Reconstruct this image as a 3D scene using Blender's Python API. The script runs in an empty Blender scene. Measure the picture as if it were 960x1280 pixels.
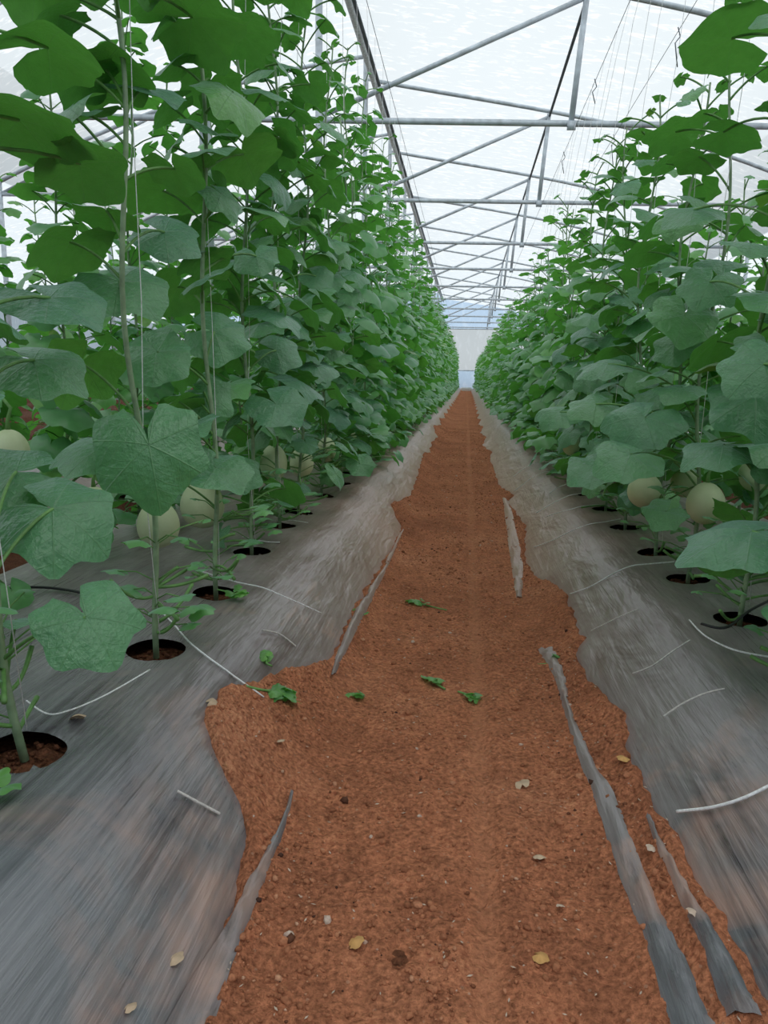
import bpy, math, random
import numpy as np
from mathutils import Vector, Matrix
from mathutils import noise as mnoise
PI = math.pi
sc = bpy.context.scene
COL = sc.collection
R = math.radians

# ------------------------------------------------------------------ helpers
def tag(o, label=None, cat=None, group=None, kind=None):
    if label: o['label'] = label
    if cat: o['category'] = cat
    if group: o['group'] = group
    if kind: o['kind'] = kind
    return o

def empty(name, loc=(0, 0, 0), rz=0.0, parent=None):
    o = bpy.data.objects.new(name, None)
    o.empty_display_size = 0.1
    COL.objects.link(o)
    o.location = loc
    o.rotation_euler = (0, 0, rz)
    if parent: o.parent = parent
    return o

class MB:
    """collects vertices / faces (with uv and a per-vertex tint) and links them as ONE mesh object"""
    def __init__(s):
        s.v = []; s.f = []; s.uv = []; s.t = []; s.n = 0
    def add(s, verts, faces, uv=None, tint=0.5):
        verts = np.asarray(verts, float).reshape(-1, 3)
        k = len(verts)
        s.v.append(verts)
        s.f.extend([tuple(i + s.n for i in f) for f in faces])
        s.uv.append(np.asarray(uv, float) if uv is not None else np.zeros((k, 2)))
        s.t.append(np.full(k, tint))
        s.n += k
    def mesh(s, name, mat, smooth=True):
        me = bpy.data.meshes.new(name)
        V = np.concatenate(s.v) if s.v else np.zeros((0, 3))
        me.from_pydata(V.tolist(), [], s.f)
        me.materials.append(mat)
        uvv = np.concatenate(s.uv); tt = np.concatenate(s.t)
        li = np.empty(len(me.loops), dtype=np.int32)
        me.loops.foreach_get('vertex_index', li)
        ul = me.uv_layers.new(name='UVMap')
        ul.data.foreach_set('uv', uvv[li].astype(np.float32).ravel())
        at = me.attributes.new('tint', 'FLOAT', 'POINT')
        at.data.foreach_set('value', tt.astype(np.float32))
        if smooth:
            me.polygons.foreach_set('use_smooth', [True] * len(me.polygons))
        me.update()
        return me
    def build(s, name, mat, parent=None, loc=None, smooth=True):
        o = bpy.data.objects.new(name, s.mesh(name, mat, smooth))
        COL.objects.link(o)
        if parent: o.parent = parent
        if loc is not None: o.location = loc
        return o
    # shapes
    def tube(s, pts, rad, sides=6, tint=0.5, cap=True):
        pts = [Vector(p) for p in pts]
        n = len(pts)
        if not hasattr(rad, '__len__'): rad = [rad] * n
        V = []; F = []
        prev = None
        for i, p in enumerate(pts):
            d = (pts[min(i + 1, n - 1)] - pts[max(i - 1, 0)])
            if d.length < 1e-9: d = Vector((0, 0, 1))
            d.normalize()
            if prev is None:
                a = d.orthogonal().normalized()
            else:
                a = (prev - d * prev.dot(d))
                a = a.normalized() if a.length > 1e-6 else d.orthogonal().normalized()
            prev = a
            b = d.cross(a)
            for k in range(sides):
                t = 2 * PI * k / sides
                V.append(p + (a * math.cos(t) + b * math.sin(t)) * rad[i])
        for i in range(n - 1):
            for k in range(sides):
                k2 = (k + 1) % sides
                F.append((i * sides + k, i * sides + k2, (i + 1) * sides + k2, (i + 1) * sides + k))
        if cap:
            F.append(tuple(range(sides))[::-1])
            F.append(tuple((n - 1) * sides + k for k in range(sides)))
        s.add([tuple(v) for v in V], F, tint=tint)
    def box(s, c, size, tint=0.5, M=None):
        x, y, z = [q / 2 for q in size]
        V = [(sx * x, sy * y, sz * z) for sx in (-1, 1) for sy in (-1, 1) for sz in (-1, 1)]
        if M is not None: V = [tuple(M @ Vector(v)) for v in V]
        V = [(v[0] + c[0], v[1] + c[1], v[2] + c[2]) for v in V]
        s.add(V, [(0, 1, 3, 2), (4, 6, 7, 5), (0, 4, 5, 1), (2, 3, 7, 6), (0, 2, 6, 4), (1, 5, 7, 3)], tint=tint)

def bez(a, b, c, n):
    a, b, c = Vector(a), Vector(b), Vector(c)
    return [a * (1 - t) ** 2 + b * 2 * t * (1 - t) + c * t * t for t in [i / (n - 1) for i in range(n)]]

def smooth01(t):
    t = np.clip(t, 0, 1)
    return t * t * (3 - 2 * t)

# ------------------------------------------------------------------ camera
F_PX, CAM_H = 930.0, 0.78
PITCH, YAW, ROLL = math.atan(168.8 / 930), math.atan(100.1 * math.cos(math.atan(168.8 / 930)) / 930), R(1.0)
cd = bpy.data.cameras.new('camera')
cam = bpy.data.objects.new('camera', cd)
COL.objects.link(cam)
CM = Matrix.Rotation(YAW, 3, 'Z') @ Matrix.Rotation(PI / 2 - PITCH, 3, 'X') @ Matrix.Rotation(ROLL, 3, 'Z')
cam.matrix_world = Matrix.Translation((0, 0, CAM_H)) @ CM.to_4x4()
cd.sensor_fit = 'VERTICAL'; cd.sensor_height = 36.0
cd.lens = F_PX / 1280 * 36
cd.clip_start = 0.02; cd.clip_end = 300
sc.camera = cam
CR = CM @ Vector((1, 0, 0)); CU = CM @ Vector((0, 1, 0)); CF = CM @ Vector((0, 0, -1))
C0 = Vector((0, 0, CAM_H))
def ray(px, py):
    return CF + CR * ((px - 480) / F_PX) + CU * ((640 - py) / F_PX)
def at_depth(px, py, d):
    return C0 + ray(px, py) * d
def at_z(px, py, z):
    r = ray(px, py)
    return C0 + r * ((z - CAM_H) / r.z)
PITCH_BED = 1.86
def prof_s(x):
    m = abs(x) % PITCH_BED
    t = min(m, PITCH_BED - m)
    u = min(1, max(0, (t - 0.20) / 0.36))
    return 0.19 * (u * u * (3 - 2 * u)) + 0.02 * min(1, max(0, (t - .5) / .4))
prof = np.vectorize(prof_s)
def at_bed(px, py):
    z = 0.0
    lo, hi = 0.0, 0.3
    for _ in range(30):
        mid = (lo + hi) / 2
        p = at_z(px, py, mid)
        if prof_s(p.x) > mid: lo = mid
        else: hi = mid
    return at_z(px, py, (lo + hi) / 2)

# ------------------------------------------------------------------ materials
def new_mat(name):
    m = bpy.data.materials.new(name); m.use_nodes = True
    nt = m.node_tree; nt.nodes.clear()
    out = nt.nodes.new('ShaderNodeOutputMaterial')
    return m, nt, out
def N(nt, t, **kw):
    n = nt.nodes.new(t)
    for k, v in kw.items():
        if k.startswith('i_'): n.inputs[k[2:].replace('_', ' ')].default_value = v
        else: setattr(n, k, v)
    return n
def L(nt, a, b): nt.links.new(a, b)
def math_n(nt, op, a, b=None, c=None):
    n = nt.nodes.new('ShaderNodeMath'); n.operation = op
    for i, x in enumerate((a, b, c)):
        if x is None: continue
        if isinstance(x, (int, float)): n.inputs[i].default_value = x
        else: nt.links.new(x, n.inputs[i])
    return n.outputs[0]
def ramp(nt, fac, stops, interp='LINEAR'):
    n = nt.nodes.new('ShaderNodeValToRGB'); n.color_ramp.interpolation = interp
    e = n.color_ramp.elements
    while len(e) < len(stops): e.new(0.5)
    for i, (p, c) in enumerate(stops):
        e[i].position = p
        e[i].color = (*c, 1) if hasattr(c, '__len__') else (c, c, c, 1)
    nt.links.new(fac, n.inputs[0]); return n.outputs[0]
def mix(nt, fac, a, b, blend='MIX'):
    n = nt.nodes.new('ShaderNodeMix'); n.data_type = 'RGBA'; n.blend_type = blend
    for i, x in ((0, fac), (6, a), (7, b)):
        if isinstance(x, (int, float)): n.inputs[i].default_value = x
        elif isinstance(x, tuple): n.inputs[i].default_value = (*x, 1)
        else: nt.links.new(x, n.inputs[i])
    return n.outputs[2]
def noise(nt, vec, scale, detail=3, rough=0.55, dist=0.0):
    n = nt.nodes.new('ShaderNodeTexNoise')
    n.inputs['Scale'].default_value = scale; n.inputs['Detail'].default_value = detail
    n.inputs['Roughness'].default_value = rough; n.inputs['Distortion'].default_value = dist
    nt.links.new(vec, n.inputs['Vector']); return n.outputs['Fac']
def mapping(nt, vec, scale=(1, 1, 1), rot=(0, 0, 0)):
    n = nt.nodes.new('ShaderNodeMapping'); n.inputs['Scale'].default_value = scale
    n.inputs['Rotation'].default_value = rot
    nt.links.new(vec, n.inputs['Vector']); return n.outputs[0]
def bump(nt, h, strength, dist=0.01):
    n = nt.nodes.new('ShaderNodeBump'); n.inputs['Strength'].default_value = strength
    n.inputs['Distance'].default_value = dist
    nt.links.new(h, n.inputs['Height']); return n.outputs[0]
def simple(name, col, rough=0.6, metal=0.0, spec=0.5, var=0.12, nscale=20, bumps=0.0, trans=0.0):
    m, nt, out = new_mat(name)
    tc = N(nt, 'ShaderNodeTexCoord').outputs['Object']
    nf = noise(nt, tc, nscale, 4)
    hi = tuple(min(1, c * (1 + var * 2)) for c in col); lo = tuple(c * (1 - var * 2) for c in col)
    c = ramp(nt, nf, [(0.3, lo), (0.7, hi)])
    p = N(nt, 'ShaderNodeBsdfPrincipled')
    L(nt, c, p.inputs['Base Color'])
    p.inputs['Roughness'].default_value = rough; p.inputs['Metallic'].default_value = metal
    p.inputs['Specular IOR Level'].default_value = spec
    if bumps: L(nt, bump(nt, nf, bumps, 0.005), p.inputs['Normal'])
    if trans:
        t = N(nt, 'ShaderNodeBsdfTranslucent'); L(nt, c, t.inputs['Color'])
        ms = N(nt, 'ShaderNodeMixShader'); ms.inputs[0].default_value = trans
        L(nt, p.outputs[0], ms.inputs[1]); L(nt, t.outputs[0], ms.inputs[2]); L(nt, ms.outputs[0], out.inputs[0])
    else:
        L(nt, p.outputs[0], out.inputs[0])
    return m

def leaf_material(name, veins=True, dark=(0.068, 0.220, 0.118), light=(0.170, 0.430, 0.105), glow=(0.18, 0.66, 0.07), tr=0.34):
    m, nt, out = new_mat(name)
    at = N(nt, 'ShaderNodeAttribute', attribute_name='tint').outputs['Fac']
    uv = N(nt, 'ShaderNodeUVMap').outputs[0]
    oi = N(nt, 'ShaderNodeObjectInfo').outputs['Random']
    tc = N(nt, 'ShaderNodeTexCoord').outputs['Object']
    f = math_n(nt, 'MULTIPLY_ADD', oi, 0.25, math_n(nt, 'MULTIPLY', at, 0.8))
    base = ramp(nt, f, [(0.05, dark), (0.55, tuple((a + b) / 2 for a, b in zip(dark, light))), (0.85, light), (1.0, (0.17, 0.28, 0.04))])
    gb = N(nt, 'ShaderNodeNewGeometry').outputs['Backfacing']
    under = ramp(nt, f, [(0.05, (0.062, 0.22, 0.055)), (0.9, (0.16, 0.42, 0.07)), (1.0, (0.22, 0.34, 0.05))])
    base = mix(nt, gb, base, under)
    nz = noise(nt, tc, 35, 3)
    base = mix(nt, 0.35, base, ramp(nt, nz, [(0.3, (0.35, 0.35, 0.35)), (0.75, (0.75, 0.75, 0.75))]), 'OVERLAY')
    p = N(nt, 'ShaderNodeBsdfPrincipled')
    L(nt, math_n(nt, 'MULTIPLY_ADD', gb, 0.36, 0.30), p.inputs['Roughness'])
    p.inputs['Specular IOR Level'].default_value = 0.75
    L(nt, math_n(nt, 'MULTIPLY_ADD', gb, -0.50, 0.50), p.inputs['Sheen Weight'])
    p.inputs['Sheen Tint'].default_value = (0.7, 0.9, 1.0, 1)
    p.inputs['Sheen Roughness'].default_value = 0.5
    if veins:
        s = N(nt, 'ShaderNodeSeparateXYZ'); L(nt, uv, s.inputs[0])
        x, y = s.outputs[0], s.outputs[1]
        r = math_n(nt, 'SQRT', math_n(nt, 'ADD', math_n(nt, 'MULTIPLY', x, x), math_n(nt, 'MULTIPLY', y, y)))
        th = math_n(nt, 'ABSOLUTE', math_n(nt, 'ARCTAN2', x, y))
        pp = math_n(nt, 'PINGPONG', th, R(27))
        d = math_n(nt, 'MULTIPLY', r, math_n(nt, 'SINE', pp))
        # every second line is the gap between the main veins: keep only even ones
        n1 = N(nt, 'ShaderNodeMapRange'); n1.interpolation_type = 'SMOOTHSTEP'
        n1.inputs[1].default_value = 0.0; n1.inputs[2].default_value = 0.020; n1.inputs[3].default_value = 1; n1.inputs[4].default_value = 0
        L(nt, d, n1.inputs[0])
        main = n1.outputs[0]
        w = math_n(nt, 'PINGPONG', math_n(nt, 'SUBTRACT', math_n(nt, 'MULTIPLY', r, 1.0), math_n(nt, 'MULTIPLY', pp, 0.55)), 0.085)
        n2 = N(nt, 'ShaderNodeMapRange'); n2.interpolation_type = 'SMOOTHSTEP'
        n2.inputs[1].default_value = 0.0; n2.inputs[2].default_value = 0.014; n2.inputs[3].default_value = 1; n2.inputs[4].default_value = 0
        L(nt, w, n2.inputs[0])
        sec = math_n(nt, 'MULTIPLY', n2.outputs[0], 0.4)
        v = math_n(nt, 'MAXIMUM', main, sec)
        col = mix(nt, math_n(nt, 'MULTIPLY', v, 0.33), base, (0.14, 0.27, 0.11))
        hh = math_n(nt, 'ADD', math_n(nt, 'MULTIPLY', noise(nt, uv, 7, 3), 1.3), math_n(nt, 'MULTIPLY', v, 0.22))
        nb = bump(nt, hh, 0.5, 0.008)
        L(nt, nb, p.inputs['Normal'])
    else:
        col = base
    L(nt, col, p.inputs['Base Color'])
    t = N(nt, 'ShaderNodeBsdfTranslucent')
    g = mix(nt, 0.6, col, glow)
    L(nt, g, t.inputs['Color'])
    ms = N(nt, 'ShaderNodeMixShader'); ms.inputs[0].default_value = tr
    L(nt, p.outputs[0], ms.inputs[1]); L(nt, t.outputs[0], ms.inputs[2]); L(nt, ms.outputs[0], out.inputs[0])
    return m

M = {}
M['leaf'] = leaf_material('melon_leaf', tr=0.24)
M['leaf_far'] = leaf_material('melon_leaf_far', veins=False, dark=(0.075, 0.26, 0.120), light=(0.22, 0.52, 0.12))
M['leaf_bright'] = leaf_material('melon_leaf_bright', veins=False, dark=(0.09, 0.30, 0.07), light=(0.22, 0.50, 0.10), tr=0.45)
M['stem'] = simple('green_stem', (0.30, 0.42, 0.24), 0.5, var=0.15, nscale=30, trans=0.1)
M['petiole'] = simple('green_petiole', (0.17, 0.36, 0.10), 0.5, var=0.15, nscale=30, trans=0.15)
M['dry_stem'] = simple('dry_stem', (0.26, 0.24, 0.12), 0.7, nscale=30)
M['pipe'] = simple('galvanised_steel', (0.56, 0.62, 0.67), 0.5, metal=0.15, nscale=8)
M['dark_pipe'] = simple('dark_steel', (0.15, 0.17, 0.19), 0.5, metal=0.3, nscale=8)
M['twine'] = simple('white_twine', (0.92, 0.90, 0.87), 0.8, nscale=200)
M['dull_twine'] = simple('dull_twine', (0.60, 0.56, 0.52), 0.8, nscale=200)
M['wire'] = simple('thin_wire', (0.16, 0.18, 0.20), 0.5, metal=0.4)
M['drip'] = simple('black_hose', (0.012, 0.012, 0.014), 0.4)
M['dry_leaf'] = simple('dry_leaf', (0.55, 0.30, 0.10), 0.8, nscale=60)
M['pale_leaf'] = simple('pale_dry_leaf', (0.50, 0.36, 0.24), 0.8, nscale=60)
M['chip'] = simple('pale_chip', (0.55, 0.42, 0.32), 0.8, nscale=60)
M['box'] = simple('white_plastic', (0.78, 0.78, 0.80), 0.5)

def melon_mat():
    m, nt, out = new_mat('melon_skin')
    tc = N(nt, 'ShaderNodeTexCoord').outputs['Object']
    n1 = noise(nt, tc, 14, 3); n2 = noise(nt, tc, 160, 2)
    c = ramp(nt, n1, [(0.3, (0.58, 0.66, 0.38)), (0.7, (0.66, 0.72, 0.45))])
    c = mix(nt, 0.08, c, ramp(nt, n2, [(0.4, (0.3, 0.3, 0.3)), (0.7, (0.7, 0.7, 0.7))]), 'OVERLAY')
    p = N(nt, 'ShaderNodeBsdfPrincipled'); L(nt, c, p.inputs['Base Color'])
    p.inputs['Roughness'].default_value = 0.5
    p.inputs['Subsurface Weight'].default_value = 0.0
    L(nt, p.outputs[0], out.inputs[0]); return m
M['melon'] = melon_mat()

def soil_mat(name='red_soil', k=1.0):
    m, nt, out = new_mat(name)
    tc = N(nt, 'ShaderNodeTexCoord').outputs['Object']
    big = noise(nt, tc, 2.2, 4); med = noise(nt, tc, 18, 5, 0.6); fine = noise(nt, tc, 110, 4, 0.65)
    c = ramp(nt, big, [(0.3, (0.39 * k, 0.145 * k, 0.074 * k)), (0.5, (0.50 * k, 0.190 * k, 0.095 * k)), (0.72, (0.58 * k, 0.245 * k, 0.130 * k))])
    c = mix(nt, 0.7, c, ramp(nt, med, [(0.3, (0.36, 0.36, 0.36)), (0.7, (0.63, 0.63, 0.63))]), 'OVERLAY')
    c = mix(nt, 0.8, c, ramp(nt, fine, [(0.32, (0.22, 0.20, 0.20)), (0.68, (0.74, 0.74, 0.74))]), 'OVERLAY')
    vo = N(nt, 'ShaderNodeTexVoronoi'); vo.inputs['Scale'].default_value = 130; L(nt, tc, vo.inputs['Vector'])
    rnd = N(nt, 'ShaderNodeSeparateColor'); L(nt, vo.outputs['Color'], rnd.inputs[0])
    speck = math_n(nt, 'MULTIPLY', math_n(nt, 'GREATER_THAN', rnd.outputs[0], 0.955), math_n(nt, 'LESS_THAN', vo.outputs['Distance'], 0.35))
    c = mix(nt, math_n(nt, 'MULTIPLY', speck, 0.45), c, (0.5 * k, 0.30 * k, 0.2 * k))
    s = N(nt, 'ShaderNodeSeparateXYZ'); L(nt, tc, s.inputs[0])
    dx = math_n(nt, 'ABSOLUTE', math_n(nt, 'SUBTRACT', s.outputs[0], math_n(nt, 'MULTIPLY_ADD', noise(nt, mapping(nt, tc, (0, 1, 0)), 1.5, 2), 0.03, 0.04)))
    tr = N(nt, 'ShaderNodeMapRange'); tr.interpolation_type = 'SMOOTHSTEP'
    tr.inputs[1].default_value = 0.006; tr.inputs[2].default_value = 0.030; tr.inputs[3].default_value = 0.40; tr.inputs[4].default_value = 0.0
    L(nt, dx, tr.inputs[0]); band = tr.outputs[0]
    if k == 1.0: c = mix(nt, band, c, (0.58, 0.24, 0.125))
    p = N(nt, 'ShaderNodeBsdfPrincipled'); L(nt, c, p.inputs['Base Color'])
    p.inputs['Roughness'].default_value = 0.95; p.inputs['Specular IOR Level'].default_value = 0.15
    h = math_n(nt, 'ADD', math_n(nt, 'MULTIPLY', med, 0.6), math_n(nt, 'MULTIPLY', fine, 0.5))
    vo2 = N(nt, 'ShaderNodeTexVoronoi'); vo2.inputs['Scale'].default_value = 90; L(nt, tc, vo2.inputs['Vector'])
    h = math_n(nt, 'SUBTRACT', h, math_n(nt, 'MULTIPLY', vo2.outputs['Distance'], 0.45))
    L(nt, bump(nt, h, 1.0, 0.022), p.inputs['Normal'])
    L(nt, p.outputs[0], out.inputs[0]); return m
M['soil'] = soil_mat()
M['bed_soil'] = soil_mat('dark_bed_soil', 0.22)

def clod_mat():
    m, nt, out = new_mat('soil_clod')
    at = N(nt, 'ShaderNodeAttribute', attribute_name='tint').outputs['Fac']
    tc = N(nt, 'ShaderNodeTexCoord').outputs['Object']
    c = ramp(nt, at, [(0.0, (0.07, 0.035, 0.025)), (0.12, (0.24, 0.09, 0.045)), (0.7, (0.48, 0.195, 0.100)), (0.93, (0.56, 0.29, 0.17)), (1.0, (0.6, 0.45, 0.36))])
    f = noise(nt, tc, 200, 3)
    c = mix(nt, 0.6, c, ramp(nt, f, [(0.3, (0.33, 0.33, 0.33)), (0.7, (0.66, 0.66, 0.66))]), 'OVERLAY')
    p = N(nt, 'ShaderNodeBsdfPrincipled'); L(nt, c, p.inputs['Base Color'])
    p.inputs['Roughness'].default_value = 0.95; p.inputs['Specular IOR Level'].default_value = 0.15
    L(nt, bump(nt, f, 0.6, 0.004), p.inputs['Normal'])
    L(nt, p.outputs[0], out.inputs[0]); return m
M['clod'] = clod_mat()

def film_mat(name='mulch_film'):
    m, nt, out = new_mat(name)
    tc = N(nt, 'ShaderNodeTexCoord').outputs['Object']
    streak = noise(nt, mapping(nt, tc, (75, 0.9, 75), (0, 0, R(3))), 1.0, 5, 0.62, 0.15)
    streak2 = noise(nt, mapping(nt, tc, (200, 3, 200), (0, 0, R(-4))), 1.0, 3, 0.6)
    blotch = noise(nt, tc, 3.2, 4, 0.6, 0.6)
    blotch2 = noise(nt, mapping(nt, tc, (5, 1.8, 5)), 1.3, 4, 0.6, 0.4)
    cover = ramp(nt, blotch2, [(0.36, 0.0), (0.58, 1.0)])
    # dark stretched film, soft grey reflections painted as blotches, and reddish dust
    s = N(nt, 'ShaderNodeSeparateXYZ'); L(nt, tc, s.inputs[0])
    ax = math_n(nt, 'ABSOLUTE', s.outputs[0])
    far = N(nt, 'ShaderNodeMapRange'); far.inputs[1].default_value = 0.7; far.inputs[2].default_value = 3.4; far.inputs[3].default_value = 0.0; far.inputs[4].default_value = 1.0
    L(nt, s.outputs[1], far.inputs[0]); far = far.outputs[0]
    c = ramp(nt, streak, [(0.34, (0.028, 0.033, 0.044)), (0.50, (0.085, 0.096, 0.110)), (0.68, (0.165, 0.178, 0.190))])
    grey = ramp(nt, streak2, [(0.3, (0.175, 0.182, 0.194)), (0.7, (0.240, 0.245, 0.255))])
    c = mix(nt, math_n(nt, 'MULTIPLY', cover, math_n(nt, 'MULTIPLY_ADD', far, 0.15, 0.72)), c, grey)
    side = N(nt, 'ShaderNodeMapRange'); side.inputs[1].default_value = 0.28; side.inputs[2].default_value = 0.70; side.inputs[3].default_value = 0.9; side.inputs[4].default_value = 0.22
    L(nt, ax, side.inputs[0])
    dust = math_n(nt, 'MULTIPLY', ramp(nt, blotch, [(0.48, 0.04), (0.66, 0.9)]), side.outputs[0])
    dust = math_n(nt, 'MULTIPLY', dust, ramp(nt, streak, [(0.3, 0.35), (0.6, 1.0)]))
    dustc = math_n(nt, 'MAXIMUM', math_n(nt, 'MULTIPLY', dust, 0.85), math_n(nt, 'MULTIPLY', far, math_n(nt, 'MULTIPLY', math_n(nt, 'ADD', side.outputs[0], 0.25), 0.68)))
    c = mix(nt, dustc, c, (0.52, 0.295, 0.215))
    p = N(nt, 'ShaderNodeBsdfPrincipled'); L(nt, c, p.inputs['Base Color'])
    rg = ramp(nt, math_n(nt, 'ADD', math_n(nt, 'MULTIPLY', dustc, 0.4), math_n(nt, 'MULTIPLY', streak2, 0.25)), [(0.0, 0.20), (0.6, 0.50)])
    L(nt, rg, p.inputs['Roughness']); p.inputs['Specular IOR Level'].default_value = 0.62
    crease = noise(nt, mapping(nt, tc, (45, 3.0, 45), (0, 0, R(5))), 1.0, 4, 0.65, 0.3)
    wide = noise(nt, mapping(nt, tc, (9, 3.5, 9)), 1.0, 3, 0.5, 0.4)
    h = math_n(nt, 'ADD', math_n(nt, 'MULTIPLY', crease, 0.42), math_n(nt, 'ADD', math_n(nt, 'MULTIPLY', streak2, 0.05), math_n(nt, 'MULTIPLY', wide, 2.2)))
    L(nt, bump(nt, h, 0.65, 0.012), p.inputs['Normal'])
    L(nt, p.outputs[0], out.inputs[0]); return m
M['film'] = film_mat()

def roof_mat(name, tint=(0.92, 0.95, 0.97), a=0.34, streaks=True, scale=(2.4, 6.5, 1)):
    """translucent greenhouse film: passes daylight diffusely, a little clear"""
    m, nt, out = new_mat(name)
    tc = N(nt, 'ShaderNodeTexCoord').outputs['Object']
    n1 = noise(nt, mapping(nt, tc, scale, (0, 0, R(12))), 1.5, 4, 0.6, 0.4)
    n2 = noise(nt, tc, 0.35, 3)
    k = ramp(nt, n1, [(0.54, 0.0), (0.68, 1.0)])
    lo = tuple(c * 0.84 for c in tint)
    c = mix(nt, math_n(nt, 'MULTIPLY', k, 0.9 if streaks else 0.2), lo, (1.0, 1.0, 1.0))
    c = mix(nt, 0.5, c, ramp(nt, n2, [(0.3, (0.44, 0.45, 0.46)), (0.7, (0.52, 0.52, 0.52))]), 'OVERLAY')
    t = N(nt, 'ShaderNodeBsdfTranslucent'); L(nt, c, t.inputs['Color'])
    d = N(nt, 'ShaderNodeBsdfTransparent'); L(nt, c, d.inputs['Color'])
    df = N(nt, 'ShaderNodeBsdfDiffuse'); L(nt, c, df.inputs['Color'])
    m1 = N(nt, 'ShaderNodeMixShader'); m1.inputs[0].default_value = a
    L(nt, t.outputs[0], m1.inputs[1]); L(nt, d.outputs[0], m1.inputs[2])
    m2 = N(nt, 'ShaderNodeMixShader'); m2.inputs[0].default_value = 0.12
    L(nt, m1.outputs[0], m2.inputs[1]); L(nt, df.outputs[0], m2.inputs[2])
    L(nt, m2.outputs[0], out.inputs[0]); return m
M['roof'] = roof_mat('roof_film', (0.88, 0.92, 0.94))
M['gable'] = roof_mat('gable_film', (0.68, 0.80, 0.93), 0.4, False)
M['net'] = roof_mat('shade_net', (0.74, 0.73, 0.70), 0.22, False)
M['lower'] = roof_mat('lower_film', (0.60, 0.71, 0.82), 0.3, False)
M['side_dimmed_film'] = roof_mat('side_dimmed_film', (0.42, 0.46, 0.48), 0.3, False)  # unseen side walls, tint darkened on purpose so less light enters sideways
M['front_dimmed_film'] = roof_mat('front_dimmed_film', (0.30, 0.33, 0.34), 0.3, False)  # unseen wall behind the camera, tint darkened further than the side walls
M['curtain'] = simple('rolled_curtain', (0.75, 0.76, 0.76), 0.6, trans=0.3)

# ------------------------------------------------------------------ ground
L_EDGE = [(240,1330),(260,1280),(300,1150),(315,1060),(302,1000),(275,940),(257,900),(290,868),(355,845),(412,828),(430,812),(440,776),(457,748),(479,712),(505,662),(490,632),(515,622),(525,592),(531,567),(545,556),(545,537),(560,515),(572,497)]
R_EDGE = [(1000,1330),(960,1280),(905,1185),(855,1090),(815,1020),(785,960),(775,910),(762,882),(727,850),(712,822),(728,800),(712,772),(703,738),(662,722),(652,690),(655,660),(632,628),(640,620),(622,608),(611,572),(606,560),(600,535),(592,500)]
def edge_fn(pts, s):
    P = [at_bed(*p) for p in pts]
    rows = sorted([(p.y, abs(p.x)) for p in P])
    ys = [0.0] + [r[0] for r in rows] + [80]
    xs = [rows[0][1]] + [r[1] for r in rows] + [0.27]
    def f(y):
        b = np.interp(y, ys, xs)
        yy = np.asarray(y, float)
        w = 0.004 * np.sin(yy * 23 + s + 2 * np.sin(yy * 5)) + 0.003 * np.sin(yy * 61 + 2 * s + 3 * np.sin(yy * 9)) + np.where(yy > 7, 0.035 * np.sin(yy * 3.1 + s) ** 3, 0)
        return np.clip(b + w, 0.2, 0.5)
    return f
edgeL, edgeR = edge_fn(L_EDGE, 1.0), edge_fn(R_EDGE, 2.3)

def fbm(x, y, sc_, o=3):
    return mnoise.fractal(Vector((x * sc_, y * sc_, 3.7)), 1.0, 2.0, o)

def ylist(a, b, k, mn):
    y = a; out = [a]
    while y < b:
        y += max(mn, k * max(y, 0.1)); out.append(min(y, b))
    return out

def soil_z(x, y):
    e = float(edgeR(y)) if x > 0 else float(edgeL(y))
    z = prof_s(x) * 0.98
    ax = abs(x)
    near = y < 14
    if near:
        nk = max(0.0, 1 - y / 11)
        z += nk * 0.009 * fbm(x, y, 7) + (nk * 0.006 * fbm(x + 9, y, 38, 2) if y < 6 else 0)
        z += -0.006 * math.exp(-((x - 0.055) / 0.022) ** 2) + 0.005 * math.exp(-((x - 0.10) / 0.02) ** 2)
    t = (ax - e) / 0.02
    if t < 0: z += 0.013 + 0.006 * math.exp(-(t / 1.5) ** 2)
    else: z += 0.013 - 0.05 * min(1, t * 0.5)
    return z

def grid_obj(name, xs_of, ys, zf, mat, **kw):
    V = []; F = []
    nx = None
    for y in ys:
        xs = xs_of(y); nx = len(xs)
        for x in xs: V.append((x, y, zf(x, y)))
    for j in range(len(ys) - 1):
        for i in range(nx - 1):
            a = j * nx + i
            F.append((a, a + 1, a + nx + 1, a + nx))
    mb = MB(); mb.add(V, F)
    return mb.build(name, mat, **kw)

ys = ylist(0.25, 49.0, 0.006, 0.007)
xs = list(np.linspace(-0.54, 0.54, 130))
path = grid_obj('soil_path', lambda y: xs, ys, soil_z, M['soil'])
tag(path, kind='structure')
# general ground under the beds
gx = [-20] + list(np.arange(-19.5, 14.1, 0.0775)) + [14.2]
gl = grid_obj('floor', lambda y: gx, [-4, 0, 1, 2, 4, 8, 16, 32, 49.2], lambda x, y: prof_s(x) - 0.045 if abs(x) > 0.25 else -0.08, M['bed_soil'])
tag(gl, kind='structure')

# planting holes
HL = [(-60,1180),(30,935),(195,810),(270,740),(315,690),(350,657),(373,640),(402,618),(425,604)]
HR = [(925,775),(860,722),(820,690),(782,658),(757,636),(738,618),(722,603)]
def holes(pix, s):
    P = [at_z(px, py, 0.2) for px, py in pix]
    return [(p.x, p.y) for p in P]
hl, hr = holes(HL, -1), holes(HR, 1)
print('HOLES L', [(round(a, 2), round(b, 2)) for a, b in hl])
print('HOLES R', [(round(a, 2), round(b, 2)) for a, b in hr])
print('EDGE L', [(round(float(edgeL(y)), 2)) for y in (.6, .8, 1, 1.3, 1.6, 2, 3, 4, 6, 9)])
print('EDGE R', [(round(float(edgeR(y)), 2)) for y in (.6, .8, 1, 1.3, 1.6, 2, 3, 4, 6, 9)])

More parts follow.
